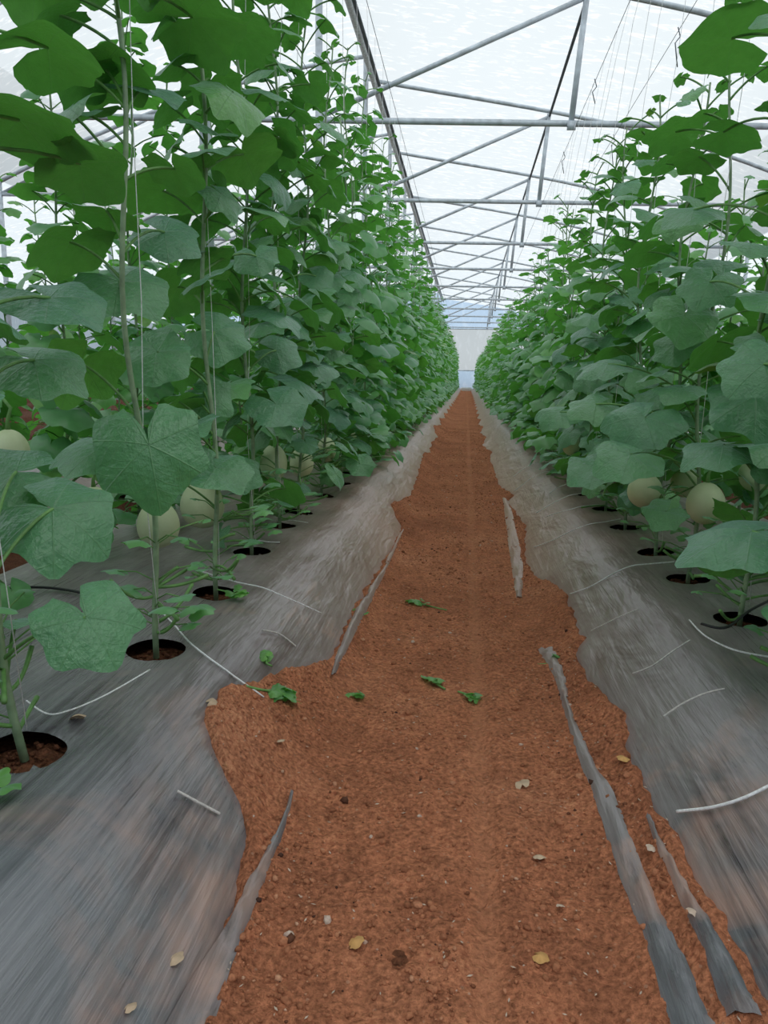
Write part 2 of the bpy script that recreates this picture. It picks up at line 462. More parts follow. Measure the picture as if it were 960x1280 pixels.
# plant positions of the four row kinds
rng = random.Random(7)
def extend(h, x0, ymax, step=0.43):
    out = list(h)
    while out[-1][1] + step < ymax:
        out.append((x0 + rng.uniform(-.015, .015), out[-1][1] + step + rng.uniform(-.02, .02)))
    return out
rowL = extend(hl[1:], -0.66, 47.2)
rowR = extend([(0.69, 1.43)] + hr, 0.66, 47.2)

# ------------------------------------------------------------------ mulch film
def film(side, edge, hs, label):
    ysf = [0.25]
    while ysf[-1] < 49: ysf.append(ysf[-1] + (0.0115 if ysf[-1] < 5.2 else max(0.0115, 0.008 * ysf[-1])))
    cols = list(np.linspace(0, 1, 13)[:-1])
    xs2 = list(np.linspace(0.56, 0.80, 22)) + list(np.linspace(0.84, 1.30, 10)) + list(np.linspace(1.34, 1.70, 12))
    nx = len(cols) + len(xs2)
    V = np.zeros((len(ysf), nx, 3))
    for j, y in enumerate(ysf):
        e = float(edge(y))
        X = [e + (0.56 - e) * c if e < 0.56 else 0.56 for c in cols] + xs2
        for i, x in enumerate(X):
            z = prof_s(x)
            if y < 12:
                z += 0.004 * fbm(x * 3.0 * side, y * 0.35, 6) + 0.008 * mnoise.noise(Vector((x * 4, y * 1.7, side)))
            t = (x - e)
            z += 0.004 - 0.010 * max(0, 1 - t / 0.03)
            V[j, i] = (x * side, y, z)
    near = [h for h in hs if h[1] < 5.2]
    P = V.reshape(-1, 3)
    keepc = []
    for hx, hy in near:
        rx = 0.062
        d = np.hypot(P[:, 0] - hx, P[:, 1] - hy)
        m = np.abs(d - rx) < 0.0068
        dd = d[m]
        P[m, 0] = hx + (P[m, 0] - hx) / dd * rx
        P[m, 1] = hy + (P[m, 1] - hy) / dd * rx
        P[m, 2] -= 0.004
    F = []
    for j in range(len(ysf) - 1):
        for i in range(nx - 1):
            a = j * nx + i
            if ysf[j] < 5.4 and 0.5 < abs(P[a, 0]) < 0.85:
                c = (P[a] + P[a + 1] + P[a + nx] + P[a + nx + 1]) / 4
                if any((c[0] - hx) ** 2 + (c[1] - hy) ** 2 < 0.0605 ** 2 for hx, hy in near): continue
            f = (a, a + 1, a + nx + 1, a + nx)
            F.append(f if side > 0 else f[::-1])
    mb = MB(); mb.add(P, F)
    o = mb.build('mulch_film', M['film'])
    return tag(o, label, 'plastic film')
filmL = film(-1, edgeL, rowL, 'grey black plastic mulch film over the bed left of the soil path')
filmR = film(1, edgeR, rowR, 'grey black plastic mulch film over the bed right of the soil path')
# beds further out
for s, c in ((-1, 2.79), (1, 2.79)):
    xsb = [s * v for v in np.linspace(c - 0.66, c + 0.66, 24)]
    if s < 0: xsb = xsb[::-1]
    o = grid_obj('mulch_film', lambda y: xsb, [0, 2, 4, 8, 12, 20, 49], lambda x, y: prof_s(x) + 0.003, M['film'])
    tag(o, 'plastic mulch film on the next bed beyond the vines to the ' + ('left' if s < 0 else 'right'), 'plastic film')

# dark soil seen in the planting holes
def hole_soil(hs, s):
    for k, (hx, hy) in enumerate([h for h in hs if h[1] < 5.2]):
        mb = MB()
        V = [(0, 0, 0.004)]; F = []
        rr = (0.02, 0.04, 0.058, 0.075)
        r2 = random.Random(k + 50 * s)
        for ri in rr:
            for a in range(20):
                t = 2 * PI * a / 20
                V.append((ri * math.cos(t), ri * math.sin(t), r2.uniform(-.006, .006) - (0.006 if ri > .05 else 0)))
        for a in range(20): F.append((0, 1 + a, 1 + (a + 1) % 20))
        for q in range(3):
            for a in range(20):
                b = (a + 1) % 20
                F.append((1 + q * 20 + a, 1 + (q + 1) * 20 + a, 1 + (q + 1) * 20 + b, 1 + q * 20 + b))
        mb.add(V, F)
        for q in range(26):
            t = r2.uniform(0, 2 * PI); ri = 0.055 * math.sqrt(r2.random()); sz = r2.uniform(.003, .008)
            lump(mb, (ri * math.cos(t), ri * math.sin(t), 0.004), sz, r2)
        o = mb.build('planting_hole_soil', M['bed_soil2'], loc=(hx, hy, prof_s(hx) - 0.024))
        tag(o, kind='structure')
ICO = None
def lump(mb, c, s, r2, tint=0.5, flat=0.7):
    global ICO
    if ICO is None:
        t = (1 + 5 ** .5) / 2
        v = np.array([(-1, t, 0), (1, t, 0), (-1, -t, 0), (1, -t, 0), (0, -1, t), (0, 1, t), (0, -1, -t), (0, 1, -t), (t, 0, -1), (t, 0, 1), (-t, 0, -1), (-t, 0, 1)], float)
        v /= np.linalg.norm(v[0])
        f = [(0,11,5),(0,5,1),(0,1,7),(0,7,10),(0,10,11),(1,5,9),(5,11,4),(11,10,2),(10,7,6),(7,1,8),(3,9,4),(3,4,2),(3,2,6),(3,6,8),(3,8,9),(4,9,5),(2,4,11),(6,2,10),(8,6,7),(9,8,1)]
        ICO = (v, f)
    v, f = ICO
    k = np.array([[r2.uniform(.7, 1.3)] for _ in range(12)])
    ang = r2.uniform(0, 6.28)
    ca, sa = math.cos(ang), math.sin(ang)
    w = v * k * s
    w = np.stack([w[:, 0] * ca - w[:, 1] * sa * 0.8, w[:, 0] * sa + w[:, 1] * ca * 0.8, w[:, 2] * flat], 1) + np.array(c)
    mb.add(w, f, tint=tint)
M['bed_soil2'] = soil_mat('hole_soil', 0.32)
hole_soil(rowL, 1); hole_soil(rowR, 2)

# soil clods
mb = MB(); r2 = random.Random(3)
for i in range(21000):
    y = 0.55 + (r2.random() ** 2.0) * 11
    el, er = float(edgeL(y)), float(edgeR(y))
    x = r2.uniform(-el + .005, er - .005)
    if abs(x - 0.055) < 0.022 and r2.random() < 0.9: continue
    dens = mnoise.noise(Vector((x * 6, y * 3, 1)))
    if r2.random() > 0.55 + dens: continue
    s = min(0.009, 0.0016 + r2.expovariate(1 / 0.0014)) * (1 + 0.03 * y)
    lump(mb, (x, y, soil_z(x, y) + s * 0.15), s, r2, tint=min(1, max(0, r2.gauss(0.5, 0.22))))
tag(mb.build('soil_clods', M['clod']), 'loose red brown soil clods scattered over the path', 'soil clods', kind='stuff')

# ------------------------------------------------------------------ leaf templates
def leaf_outline(th, rs, teeth=True):
    a = abs(th)
    r = 0.93 + rs * math.cos(5.85 * th) - 0.05 * (a / PI)
    if teeth: r += 0.014 * math.sin(th * 37) + 0.012 * math.sin(th * 61 + 1)
    s = min(1, max(0, (R(172) - a) / R(15)))
    s = s * s * (3 - 2 * s)
    return r * (0.30 + 0.70 * s)
def leaf_template(segs, rings, seed):
    r3 = random.Random(seed)
    p1, p2, p3 = [r3.uniform(0, 6.28) for _ in range(3)]
    dome = r3.uniform(0.16, 0.38); fold = r3.uniform(-0.12, 0.22); rip = r3.uniform(0.05, 0.10); side_c = r3.uniform(-.15, .15)
    lobe = r3.uniform(.03, .095)
    lim = R(174)
    q1, q2, q3 = r3.uniform(0, 6.28), r3.uniform(0, 6.28), r3.uniform(0, 6.28)
    V = [(0, 0, 0)]; UV = [(0, 0)]; F = []
    for j in range(1, rings + 1):
        f = j / rings
        for i in range(segs + 1):
            th = -lim + 2 * lim * i / segs
            rr = leaf_outline(th, lobe, segs > 30) * f * (1 + .035 * math.sin(2 * th + q1) + .03 * math.sin(4 * th + q2) + .022 * math.sin(9 * th + q3))
            x, y = rr * math.sin(th), rr * math.cos(th)
            z = -dome * rr * rr + fold * abs(x) * 0.7 + side_c * x * abs(x)
            z += rip * rr ** 2 * math.sin(3 * th + p1) + 0.6 * rip * rr ** 3 * math.sin(7 * th + p2)
            if y > 0: z -= 0.14 * y * y
            z += 0.05 * f * f * math.cos(6.7 * th * 1.0) * (0.6 + .4 * math.sin(th + q2))
            V.append((x, y, z)); UV.append((x, y))
    n = segs + 1
    for i in range(segs): F.append((0, 1 + i + 1, 1 + i))
    for j in range(rings - 1):
        for i in range(segs):
            a = 1 + j * n + i
            F.append((a, a + 1, a + 1 + n, a + n))
    return np.array(V), F, np.array(UV)
T_HI = [leaf_template(48, 5, i) for i in range(8)]
T_MID = [leaf_template(20, 3, 20 + i) for i in range(6)]
T_LOW = [leaf_template(11, 2, 40 + i) for i in range(5)]
def leaf_frame(tip, nrm):
    tip = Vector(tip).normalized(); n = Vector(nrm); n = (n - tip * n.dot(tip)).normalized()
    x = tip.cross(n)
    return np.array([[x[0], tip[0], n[0]], [x[1], tip[1], n[1]], [x[2], tip[2], n[2]]])
def put_leaf(mb, tpl, org, tip, nrm, size, tint):
    V, F, UV = tpl
    W = (V * size) @ leaf_frame(tip, nrm).T + np.array(org)
    mb.add(W, F, UV, tint)

UP = Vector((0, 0, 1))
def plan_plant(r, H, dense=1.0, low=0.24, big=0.098):
    """stem path and leaf list in the plant's own frame (+x points to the path)"""
    lx, ly = r.uniform(-.04, .05), r.uniform(-.05, .05)
    p1, p2 = r.uniform(0, 6), r.uniform(0, 6)
    def stem(z):
        return Vector((lx * z / 2 + 0.017 * math.sin(z * 7 + p1) * min(1, z * 3), ly * z / 2 + 0.017 * math.sin(z * 6 + p2) * min(1, z * 3), z))
    leaves = []
    z = low; az = r.uniform(0, 360); 
    while z < H:
        az += 137 + r.uniform(-25, 25)
        nk = 1 + (1 if r.random() < 0.62 * dense * (1 if z / H < .55 else .42) else 0)
        for q in range(nk):
            a = R(az + q * r.uniform(70, 200))
            t = z / H
            sz = big * (1.0 - 0.50 * max(0, t - .35) / .65) * r.uniform(0.75, 1.15) * (0.75 if q else 1)
            if t > .93: sz *= 0.55
            lp = r.uniform(.10, .19) * (1 - .45 * max(0, t - .4)) * (0.7 if q else 1)
            el = R(r.uniform(12, 48)) if t > .15 else R(r.uniform(0, 30))
            d = Vector((math.cos(a), math.sin(a) * 0.9, 0))
            o = stem(z) + d * lp * math.cos(el) + UP * lp * math.sin(el)
            a2 = a + R(r.uniform(-40, 40))
            drop = R(r.uniform(8, 52) if t < .55 else r.uniform(-8, 38))
            tip = Vector((math.cos(a2) * math.cos(drop), math.sin(a2) * math.cos(drop), -math.sin(drop)))
            nrm = Vector((math.cos(a2) * math.sin(drop), math.sin(a2) * math.sin(drop), math.cos(drop)))
            nrm += Vector((r.uniform(-.35, .35), r.uniform(-.35, .35), 0))
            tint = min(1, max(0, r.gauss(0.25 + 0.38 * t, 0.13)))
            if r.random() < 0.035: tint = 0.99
            leaves.append((o, tip, nrm, sz, tint, stem(z)))
        z += r.uniform(.062, .095) / dense
    return stem, leaves

def base_tangle(r, n=10):
    """low side shoots: curved stalks lying out over the film with middling leaves"""
    out = []
    for i in range(n):
        a = r.uniform(0, 2 * PI); d = Vector((math.cos(a), math.sin(a), 0))
        z0 = r.uniform(.05, .28); l = r.uniform(.10, .26)
        o = d * l + UP * (z0 + r.uniform(-.02, .12)); o.z = max(o.z, .09)
        drop = R(r.uniform(5, 60)); tip = Vector((d.x * math.cos(drop), d.y * math.cos(drop), -math.sin(drop)))
        nrm = Vector((d.x * math.sin(drop), d.y * math.sin(drop), math.cos(drop))) + Vector((r.uniform(-.4, .4), r.uniform(-.4, .4), 0))
        out.append((o, tip, nrm, r.uniform(.045, .085), min(1, max(0, r.gauss(.35, .15))), Vector((0, 0, z0))))
    return out
def stem_mesh(mb, stem, H, sides=6, r0=0.0068, n=26):
    mb.tube([stem(H * i / (n - 1)) for i in range(n)], [r0 * (1 - .55 * i / (n - 1)) for i in range(n)], sides)
def petiole(mb, a, b, tip, sides=5, n=6, rad=0.0026):
    a, b = Vector(a), Vector(b)
    d = (b - a)
    mid = a + d * 0.5 + UP * d.length * 0.16
    mb.tube(bez(a, mid, b, n), [rad * 1.25] + [rad] * (n - 1), sides, cap=False)
def stubs_mesh(mb, r, n, k=1.0):
    for i in range(n):
        a = r.uniform(0, 2 * PI); z = r.uniform(.02, .16)
        l = r.uniform(.05, .13) * k
        d = Vector((math.cos(a), math.sin(a), 0))
        p0 = Vector((0, 0, z)); p2 = p0 + d * l + UP * r.uniform(-.02, .05)
        p2.z = max(0.015, p2.z)
        p1 = p0 + d * l * .5 + UP * r.uniform(-.015, .03)
        mb.tube(bez(p0, p1, p2, 6), [.0034, .0036, .0036, .0034, .0034, .0036], 6)

def variant(seed, H, tpls, mats, low=0.15, dense=1.45, simple_lod=False, name='melon_vine'):
    r = random.Random(seed)
    root = empty(name)
    stem, leaves = plan_plant(r, H, dense, low)
    leaves = leaves + base_tangle(r, 12)
    fm = MB()
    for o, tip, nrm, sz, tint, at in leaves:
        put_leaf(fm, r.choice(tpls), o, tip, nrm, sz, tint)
    for i in range(16):     # little shoots at the foot
        a = r.uniform(0, 6.28); d = Vector((math.cos(a), math.sin(a), .2)); o = Vector((0, 0, r.uniform(.03, .25))) + d * r.uniform(.03, .16)
        put_leaf(fm, r.choice(tpls), o, d, UP + Vector((0, 0, .2)), r.uniform(.015, .045), .5)
    fm.build('foliage', mats[0], root)
    sm = MB(); stem_mesh(sm, stem, H, 4 if simple_lod else 6, 0.0075, 9 if simple_lod else 20)
    sm.build('stem', M['stem'], root)
    pm = MB()
    for o, tip, nrm, sz, tint, at in leaves: petiole(pm, at, o, tip, 3 if simple_lod else 4, 4, .0028)
    stubs_mesh(pm, r, 6)
    pm.build('leaf_stalks', M['petiole'], root)
    return root
def copy_tree(o, parent=None):
    c = o.copy(); COL.objects.link(c)
    if parent: c.parent = parent
    for ch in o.children: copy_tree(ch, c)
    return c

# ------------------------------------------------------------------ near vines, leaf by leaf
def project(p):
    d = Vector(p) - C0
    z = d.dot(CF)
    if z < 0.05: return None
    return 480 + F_PX * d.dot(CR) / z, 640 - F_PX * d.dot(CU) / z, z

# the conspicuous leaves: side, vine index, centre of attachment (px), depth, radius px, tip direction on the picture (deg, 0 right, 90 up), lean of the face to the viewer, tint
HERO = [
 ('L', 1, 186, 556, 1.42, 72, -80, 0.72, 0.16, 3), ('L', 0, 66, 636, 1.22, 76, -28, 0.42, 0.14, 5),
 ('L', 0, 108, 772, 1.10, 66, -62, 0.55, 0.16, 1), ('L', 0, 62, 372, 1.25, 66, -35, 0.35, 0.18, 2),
 ('L', 1, 150, 352, 1.55, 58, -40, 0.45, 0.22, 0), ('L', 2, 268, 415, 1.95, 44, -15, 0.55, 0.20, 4),
 ('L', 0, 42, 450, 1.30, 62, -15, 0.40, 0.20, 6), ('L', 2, 196, 440, 1.80, 44, -40, 0.5, 0.24, 7),
 ('L', 3, 345, 505, 2.3, 38, -50, 0.5, 0.22, 2), ('L', 3, 345, 438, 2.5, 32, -20, 0.5, 0.22, 1),
 ('L', 0, 24, 150, 1.15, 78, -70, -0.3, 0.40, 3), ('L', 0, 100, 205, 1.25, 58, -75, -0.35, 0.42, 0),
 ('L', 0, 60, 60, 1.2, 66, -20, -0.3, 0.4, 5), ('L', 1, 180, 110, 1.5, 48, -60, 0.25, 0.25, 2),
 ('L', 1, 130, 85, 1.45, 56, -10, -0.35, 0.42, 6), ('L', 1, 240, 22, 1.65, 62, -15, -0.3, 0.45, 4),
 ('L', 2, 300, 40, 2.0, 45, -25, -0.3, 0.45, 1), ('L', 2, 320, 320, 2.1, 30, -80, 0.45, 0.25, 7),
 ('L', 2, 270, 585, 1.9, 44, -65, 0.35, 0.4, 2), ('L', 1, 125, 560, 1.5, 55, 200, 0.3, 0.2, 6),
 ('L', 0, 20, 590, 1.3, 60, 215, 0.4, 0.12, 0), ('L', 2, 255, 490, 2.0, 36, -30, 0.5, 0.3, 3),
 ('L', 3, 300, 590, 2.3, 28, -20, 0.6, 0.3, 1), ('L', 4, 395, 345, 3.0, 22, -40, 0.5, 0.3, 2),
 ('L', 1, 205, 290, 1.65, 46, -25, 0.45, 0.26, 1), ('L', 0, 20, 775, 1.2, 50, -100, -0.2, 0.35, 2),
 ('L', 7, 450, 580, 3.6, 18, -60, 0.6, 0.3, 2),
 ('R', 0, 940, 664, 1.45, 82, 200, 0.26, 0.28, 3), ('R', 2, 806, 522, 2.05, 48, -130, 0.62, 0.22, 5),
 ('R', 2, 788, 568, 2.0, 46, 195, 0.45, 0.28, 0), ('R', 1, 888, 352, 1.9, 38, -115, 0.62, 0.20, 1),
 ('R', 1, 915, 48, 1.75, 66, 185, -0.25, 0.50, 2), ('R', 1, 945, 495, 1.7, 58, -155, 0.60, 0.26, 4),
 ('R', 1, 905, 556, 1.75, 50, 200, 0.28, 0.38, 6), ('R', 0, 945, 705, 1.5, 62, -115, -0.2, 0.42, 7),
 ('R', 3, 832, 640, 2.0, 28, -125, 0.5, 0.38, 2), ('R', 1, 868, 262, 1.9, 40, 200, 0.35, 0.3, 0),
 ('R', 2, 745, 505, 2.4, 34, -150, 0.4, 0.42, 1), ('R', 0, 955, 455, 1.5, 52, -140, 0.6, 0.2, 1), ('R', 3, 760, 455, 2.5, 34, -165, 0.4, 0.3, 3),
 ('R', 2, 845, 165, 2.2, 36, 160, -0.3, 0.45, 3), ('R', 1, 905, 165, 1.9, 40, 20, -0.3, 0.45, 3),
 ('R', 4, 700, 515, 3.0, 28, -130, 0.5, 0.35, 5), ('R', 3, 745, 585, 2.3, 38, 200, 0.4, 0.35, 2),
]
hero_px = [(h[2] + 0.5 * h[5] * math.cos(R(h[6])), h[3] - 0.5 * h[5] * math.sin(R(h[6])), h[5] * 0.85, h[4]) for h in HERO]
# things low on the beds that the leaves leave in view: x, y, radius, depth
CLEAR = [(196, 655, 24, 2.2), (252, 632, 22, 2.5), (342, 578, 18, 3.2), (376, 580, 14, 3.4), (408, 562, 10, 3.9), (882, 628, 30, 9), (810, 615, 10, 2.45),
         (195, 808, 60, 9), (30, 930, 70, 9), (270, 740, 45, 9), (925, 775, 50, 9), (850, 728, 34, 9), (160, 700, 50, 9), (945, 592, 8, 2.2), (760, 700, 60, 9), (815, 690, 12, 9), (760, 640, 18, 9), (350, 690, 40, 9), (395, 640, 20, 9)]
def visible_ok(o, sz, side):
    q = project(o)
    if q is None: return False
    px, py, z = q
    rp = sz * F_PX / z
    for hx, hy, hr, hd in hero_px:
        if z < hd + 0.12 and math.hypot(px - hx, py - hy) < hr * 0.80 + rp * 0.60: return False
    for hx, hy, hr, hd in CLEAR:
        if z < hd + .02 and math.hypot(px - hx, py - hy) < hr + rp * 0.5: return False
    if z < 0.85: return False
    return True
ORD = ['nearest', 'second nearest', 'third nearest', 'fourth nearest', 'fifth nearest', 'sixth nearest', 'seventh nearest', 'eighth nearest', 'ninth nearest', 'tenth nearest']
NEAR = 8
def near_vine(side, k, hx, hy, H):
    r = random.Random(100 * (side == 'L') + k + 5)
    sg = 1 if side == 'L' else -1
    base = Vector((hx, hy, prof_s(hx) - 0.02))
    root = empty('melon_vine', base)
    stem0, leaves = plan_plant(r, H, 1.6 if k > 2 else 1.35, (0.28 if k < 3 else 0.18) if side == 'L' else 0.15, 0.100)
    leanx = {('L', 1): -0.05, ('L', 0): -0.16, ('R', 0): 0.05}.get((side, k), 0)
    leaves = leaves + base_tangle(r, (2 if k < 2 else 6 if k == 2 else 11) if side == 'L' else (4 if k < 1 else 11))
    stem = lambda z: Vector((sg * stem0(z).x + leanx * z, sg * stem0(z).y, z))
    sm = MB(); stem_mesh(sm, stem, H, 8, 0.0068, 40)
    sm.build('stem', M['stem'], root)
    def add_leaf(o, tip, nrm, sz, tint, at, ti):
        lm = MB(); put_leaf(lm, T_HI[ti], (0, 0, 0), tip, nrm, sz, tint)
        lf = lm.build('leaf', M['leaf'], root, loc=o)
        pm = MB(); petiole(pm, Vector(at) - Vector(o), (0, 0, 0), tip, 6, 8, .0030)
        pm.build('leaf_stalk', M['petiole'], lf)
    for o, tip, nrm, sz, tint, at in leaves:
        o = Vector((sg * o.x + leanx * o.z, sg * o.y, o.z)); at = stem(at.z)
        tip = Vector((sg * tip.x, sg * tip.y, tip.z)); nrm = Vector((sg * nrm.x, sg * nrm.y, nrm.z))
        if not visible_ok(base + o + tip * sz * .4, sz, side): continue
        add_leaf(o, tip, nrm, sz, tint, at, r.randrange(8))
    for (hs, hk, px, py, dp, rp, ang, lean, tint, ti) in HERO:
        if hs != side or hk != k: continue
        o = at_depth(px, py, dp) - base
        sz = rp * dp / F_PX * 1.08
        if hs == 'R': lean = lean * .8 if lean > 0 else lean
        vd = -(ray(px, py).normalized())              # to the viewer
        nrm = (vd * abs(lean) + UP * (1 - abs(lean)) * (1 if lean > 0 else 0.6)).normalized()
        if lean < 0: nrm = (UP * 0.8 - vd * 0.55 * abs(lean) * 2).normalized()
        t = CR * math.cos(R(ang)) + CU * math.sin(R(ang))
        t = (t - nrm * t.dot(nrm)).normalized()
        zz = min(max(o.z - 0.08, 0.05), H - 0.05)
        add_leaf(o, t, nrm, sz, tint, stem(zz), ti)
    # cut stubs and tiny shoots low on the stem
    for i in range(7):
        st = MB(); a = r.uniform(0, 2 * PI); z = r.uniform(.03, .17); l = r.uniform(.05, .14)
        d = Vector((math.cos(a), math.sin(a), 0)); p0 = stem(z); p2 = p0 + d * l + UP * r.uniform(-.02, .05); p2.z = max(.035, p2.z)
        st.tube(bez(p0, p0 + d * l * .5 + UP * r.uniform(-.02, .02), p2, 8), [.004, .0036, .0036, .0036, .0036, .0038, .0042, .0044], 7)
        st.build('cut_stalk', M['petiole'], root)
    for i in range(14):
        a = r.uniform(0, 2 * PI); d = Vector((math.cos(a), math.sin(a), .3)); p0 = stem(r.uniform(.05, .26)); p2 = p0 + d * r.uniform(.03, .14)
        if p2.z < .06: continue
        lm = MB(); put_leaf(lm, r.choice(T_MID), (0, 0, 0), d, UP + d * .2, r.uniform(.014, .038), .55)
        lf = lm.build('shoot_leaf', M['leaf_far'], root, loc=p2)
        pm = MB(); pm.tube([p0 - p2, (p0 - p2) * .5 + UP * .01, (0, 0, 0)], .0015, 5); pm.build('leaf_stalk', M['petiole'], lf)
    word = 'left' if side == 'L' else 'right'
    look = {('L', 0): 'leafy melon vine at the left picture edge, rising from the nearest soil hole',
            ('L', 1): 'melon vine with a huge round blue-green leaf, second left of the path',
            ('R', 0): 'melon vine at the right picture edge, nearest the viewer, broad drooping leaf',
            ('R', 1): 'melon vine carrying a plump pale melon, second from the viewer on the right'}
    tag(root, look.get((side, k), f'trained melon vine, {ORD[k]} to the viewer in the row {word} of the path'), 'melon vine', f'melon vines in the front row {word} of the path')
    return root
HLn = [2.55, 2.5, 2.5, 2.45, 2.5, 2.35, 2.05, 1.9]
HRn = [1.6, 1.62, 1.50, 1.50, 1.62, 1.66, 1.72, 1.7]
for k in range(NEAR):
    near_vine('L', k, *rowL[k], HLn[k])
    near_vine('R', k, *rowR[k], HRn[k])

# ------------------------------------------------------------------ the rest of the rows
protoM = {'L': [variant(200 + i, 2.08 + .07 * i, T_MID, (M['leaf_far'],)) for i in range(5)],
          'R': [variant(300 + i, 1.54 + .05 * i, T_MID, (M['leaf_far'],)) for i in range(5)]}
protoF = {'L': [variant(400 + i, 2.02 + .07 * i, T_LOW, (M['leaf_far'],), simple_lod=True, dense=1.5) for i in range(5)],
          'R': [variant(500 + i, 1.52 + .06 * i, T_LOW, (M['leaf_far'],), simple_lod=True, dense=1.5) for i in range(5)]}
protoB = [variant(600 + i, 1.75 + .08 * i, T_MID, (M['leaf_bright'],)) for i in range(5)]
allp = [p for d in (protoM, protoF) for s in d for p in d[s]] + protoB
used = set()
def place(pr, x, y, rz, sz, label, group):
    if pr.name in used: o = copy_tree(pr)
    else: o = pr; used.add(pr.name)
    o.location = (x, y, prof_s(x) - .02); o.rotation_euler = (0, 0, rz); o.scale = (sz, sz, sz)
    tag(o, label, 'melon vine', group)
r = random.Random(11)
for side, row, rz0 in (('L', rowL, 0), ('R', rowR, PI)):
    word = 'left' if side == 'L' else 'right'
    for k in range(NEAR, len(row)):
        x, y = row[k]
        P = protoM[side] if y < 9.5 else protoF[side]
        if k < 10: lb = f'trained melon vine, {ORD[k]} to the viewer in the row {word} of the path'
        elif y < 12: lb = f'trained melon vine midway down the front row {word} of the path'
        else: lb = f'distant melon vine in the far stretch of the row {word} of the path'
        place(P[r.randrange(5)], x, y, rz0 + r.uniform(-.9, .9), r.uniform(.94, 1.06), lb, f'melon vines in the front row {word} of the path')
def back_row(x, y0, y1, P, lb, gp, sc_=1.0):
    y = y0
    while y < y1:
        place(P[r.randrange(5)], x + r.uniform(-.03, .03), y, r.uniform(0, 6.28), r.uniform(.93, 1.05) * sc_, lb, gp); y += .44
back_row(-1.22, 1.75, 12.5, protoM['L'], 'melon vine in the second row on the left bed, behind the front row', 'melon vines of the second row left', .82)
back_row(-2.52, 2.6, 13.5, protoB, 'bright green melon vine on the next bed further left, seen through the leaves', 'melon vines of the further bed left', .95)
back_row(1.22, 1.6, 11.0, protoM['R'], 'melon vine in the second row on the right bed, behind the front row', 'melon vines of the second row right')
back_row(2.52, 2.8, 8.5, protoB, 'bright green melon vine on the next bed further right, seen through the leaves', 'melon vines of the further bed right')
for p in allp:
    if p.name not in used:
        for c in list(p.children): bpy.data.objects.remove(c)
        bpy.data.objects.remove(p)

# ------------------------------------------------------------------ training twines, wires
def line_obj(name, pts, rad, mat, label, cat, group=None, sides=5):
    o0 = Vector(pts[0]); mb = MB(); mb.tube([Vector(p) - o0 for p in pts], rad, sides)
    return tag(mb.build(name, mat, loc=o0), label, cat, group)
WZ = 2.95
for side, row in (('L', rowL), ('R', rowR)):
    word = 'left' if side == 'L' else 'right'
    wx = -0.66 if side == 'L' else 0.86
    for k in range(0, 18):
        x, y = row[k]
        pts = [(x + .015, y - .012, prof_s(x) + .04)]
        for q in range(1, 9):
            t = q / 8
            pts.append((x + (wx - x) * t ** 3 + r.uniform(-.012, .012), y + r.uniform(-.012, .012) * 1.5, .24 + (WZ - .24) * t))
        lb = (f'white training twine of the {ORD[k]} vine {word} of the path' if k < 10 else f'white training twine of a vine further down the front row {word} of the path')
        line_obj('training_twine', pts, 0.0009 if k < 6 else 0.0012, M['twine'], lb, 'twine', f'training twines {word} of the path')
for wx, lb in ((-0.66, 'overhead wire above the front row left of the path'), (-1.22, 'overhead wire above the second row left of the path'),
               (0.86, 'overhead wire above the front row right of the path, nearer the middle'), (1.24, 'overhead wire above the second row on the right bed')):
    line_obj('support_wire', [(wx, -3, WZ), (wx, 20, WZ - .02), (wx, 48, WZ)], 0.0020, M['wire'], lb, 'wire', 'overhead support wires')
for i, (x, y) in enumerate(((0.86, 4.6), (0.86, 6.1), (0.86, 7.9), (1.24, 5.3), (1.24, 7.4))):
    p = Vector((x, y, WZ))
    line_obj('twine_knot', [p + Vector((0, 0, .02)), p + Vector((.02, .01, -.03)), p + Vector((-.01, 0, -.07)), p + Vector((.015, 0, -.12 - .03 * i))], .004, M['wire'],
             ['dark twine knot hanging from the overhead wire, nearest of the three on the inner wire', 'dark twine knot on the inner overhead wire, middle of three', 'dark twine knot on the inner overhead wire, farthest of three', 'dark twine knot on the outer right wire, nearer one', 'dark twine knot on the outer right wire, farther one'][i], 'knot', 'knots on the overhead wires')

# ------------------------------------------------------------------ melons
def melon(px, py, rpx, depth, lb, tall=1.15, lean=0.0):
    c = at_depth(px, py, depth); rad = rpx * depth / F_PX
    root = empty('melon', c); root.rotation_euler = (lean, lean * .6, 0)
    V = []; F = []; n, m = 28, 18
    for j in range(m + 1):
        ph = PI * j / m
        for i in range(n):
            th = 2 * PI * i / n
            rr = rad * math.sin(ph) * (1 + .012 * math.cos(5 * th)) * (1 - .07 * math.cos(ph))
            V.append((rr * math.cos(th), rr * math.sin(th), rad * tall * math.cos(ph) - 0.0))
    for j in range(m):
        for i in range(n):
            F.append((j * n + i, (j + 1) * n + i, (j + 1) * n + (i + 1) % n, j * n + (i + 1) % n))
    mb = MB(); mb.add(V, F); mb.build('fruit', M['melon'], root)
    mb = MB(); top = Vector((0, 0, rad * tall))
    mb.tube([top - UP * .004, top + UP * .02, top + Vector((.01, .0, .05)), top + Vector((.03 * (1 if px < 480 else -1) * -1, .01, .09))], [.007, .0045, .004, .004], 8)
    mb.build('fruit_stalk', M['petiole'], root)
    tag(root, lb, 'melon', 'pale green melons on the vines')
melon(198, 655, 26, 2.15, 'pale green melon hanging low under the huge round leaf on the left', 1.15)
melon(253, 630, 27, 2.45, 'large pale melon just right of the one under the huge leaf, left bed', 1.12)
melon(118, 630, 20, 2.1, 'pale melon half hidden between leaves at the far left of the left row', 1.1)
melon(12, 563, 24, 1.75, 'pale melon at the very left edge behind dark leaves', 1.1)
melon(342, 578, 17, 3.1, 'pale melon with a pointed top, left of a pair midway on the left bed', 1.35, .1)
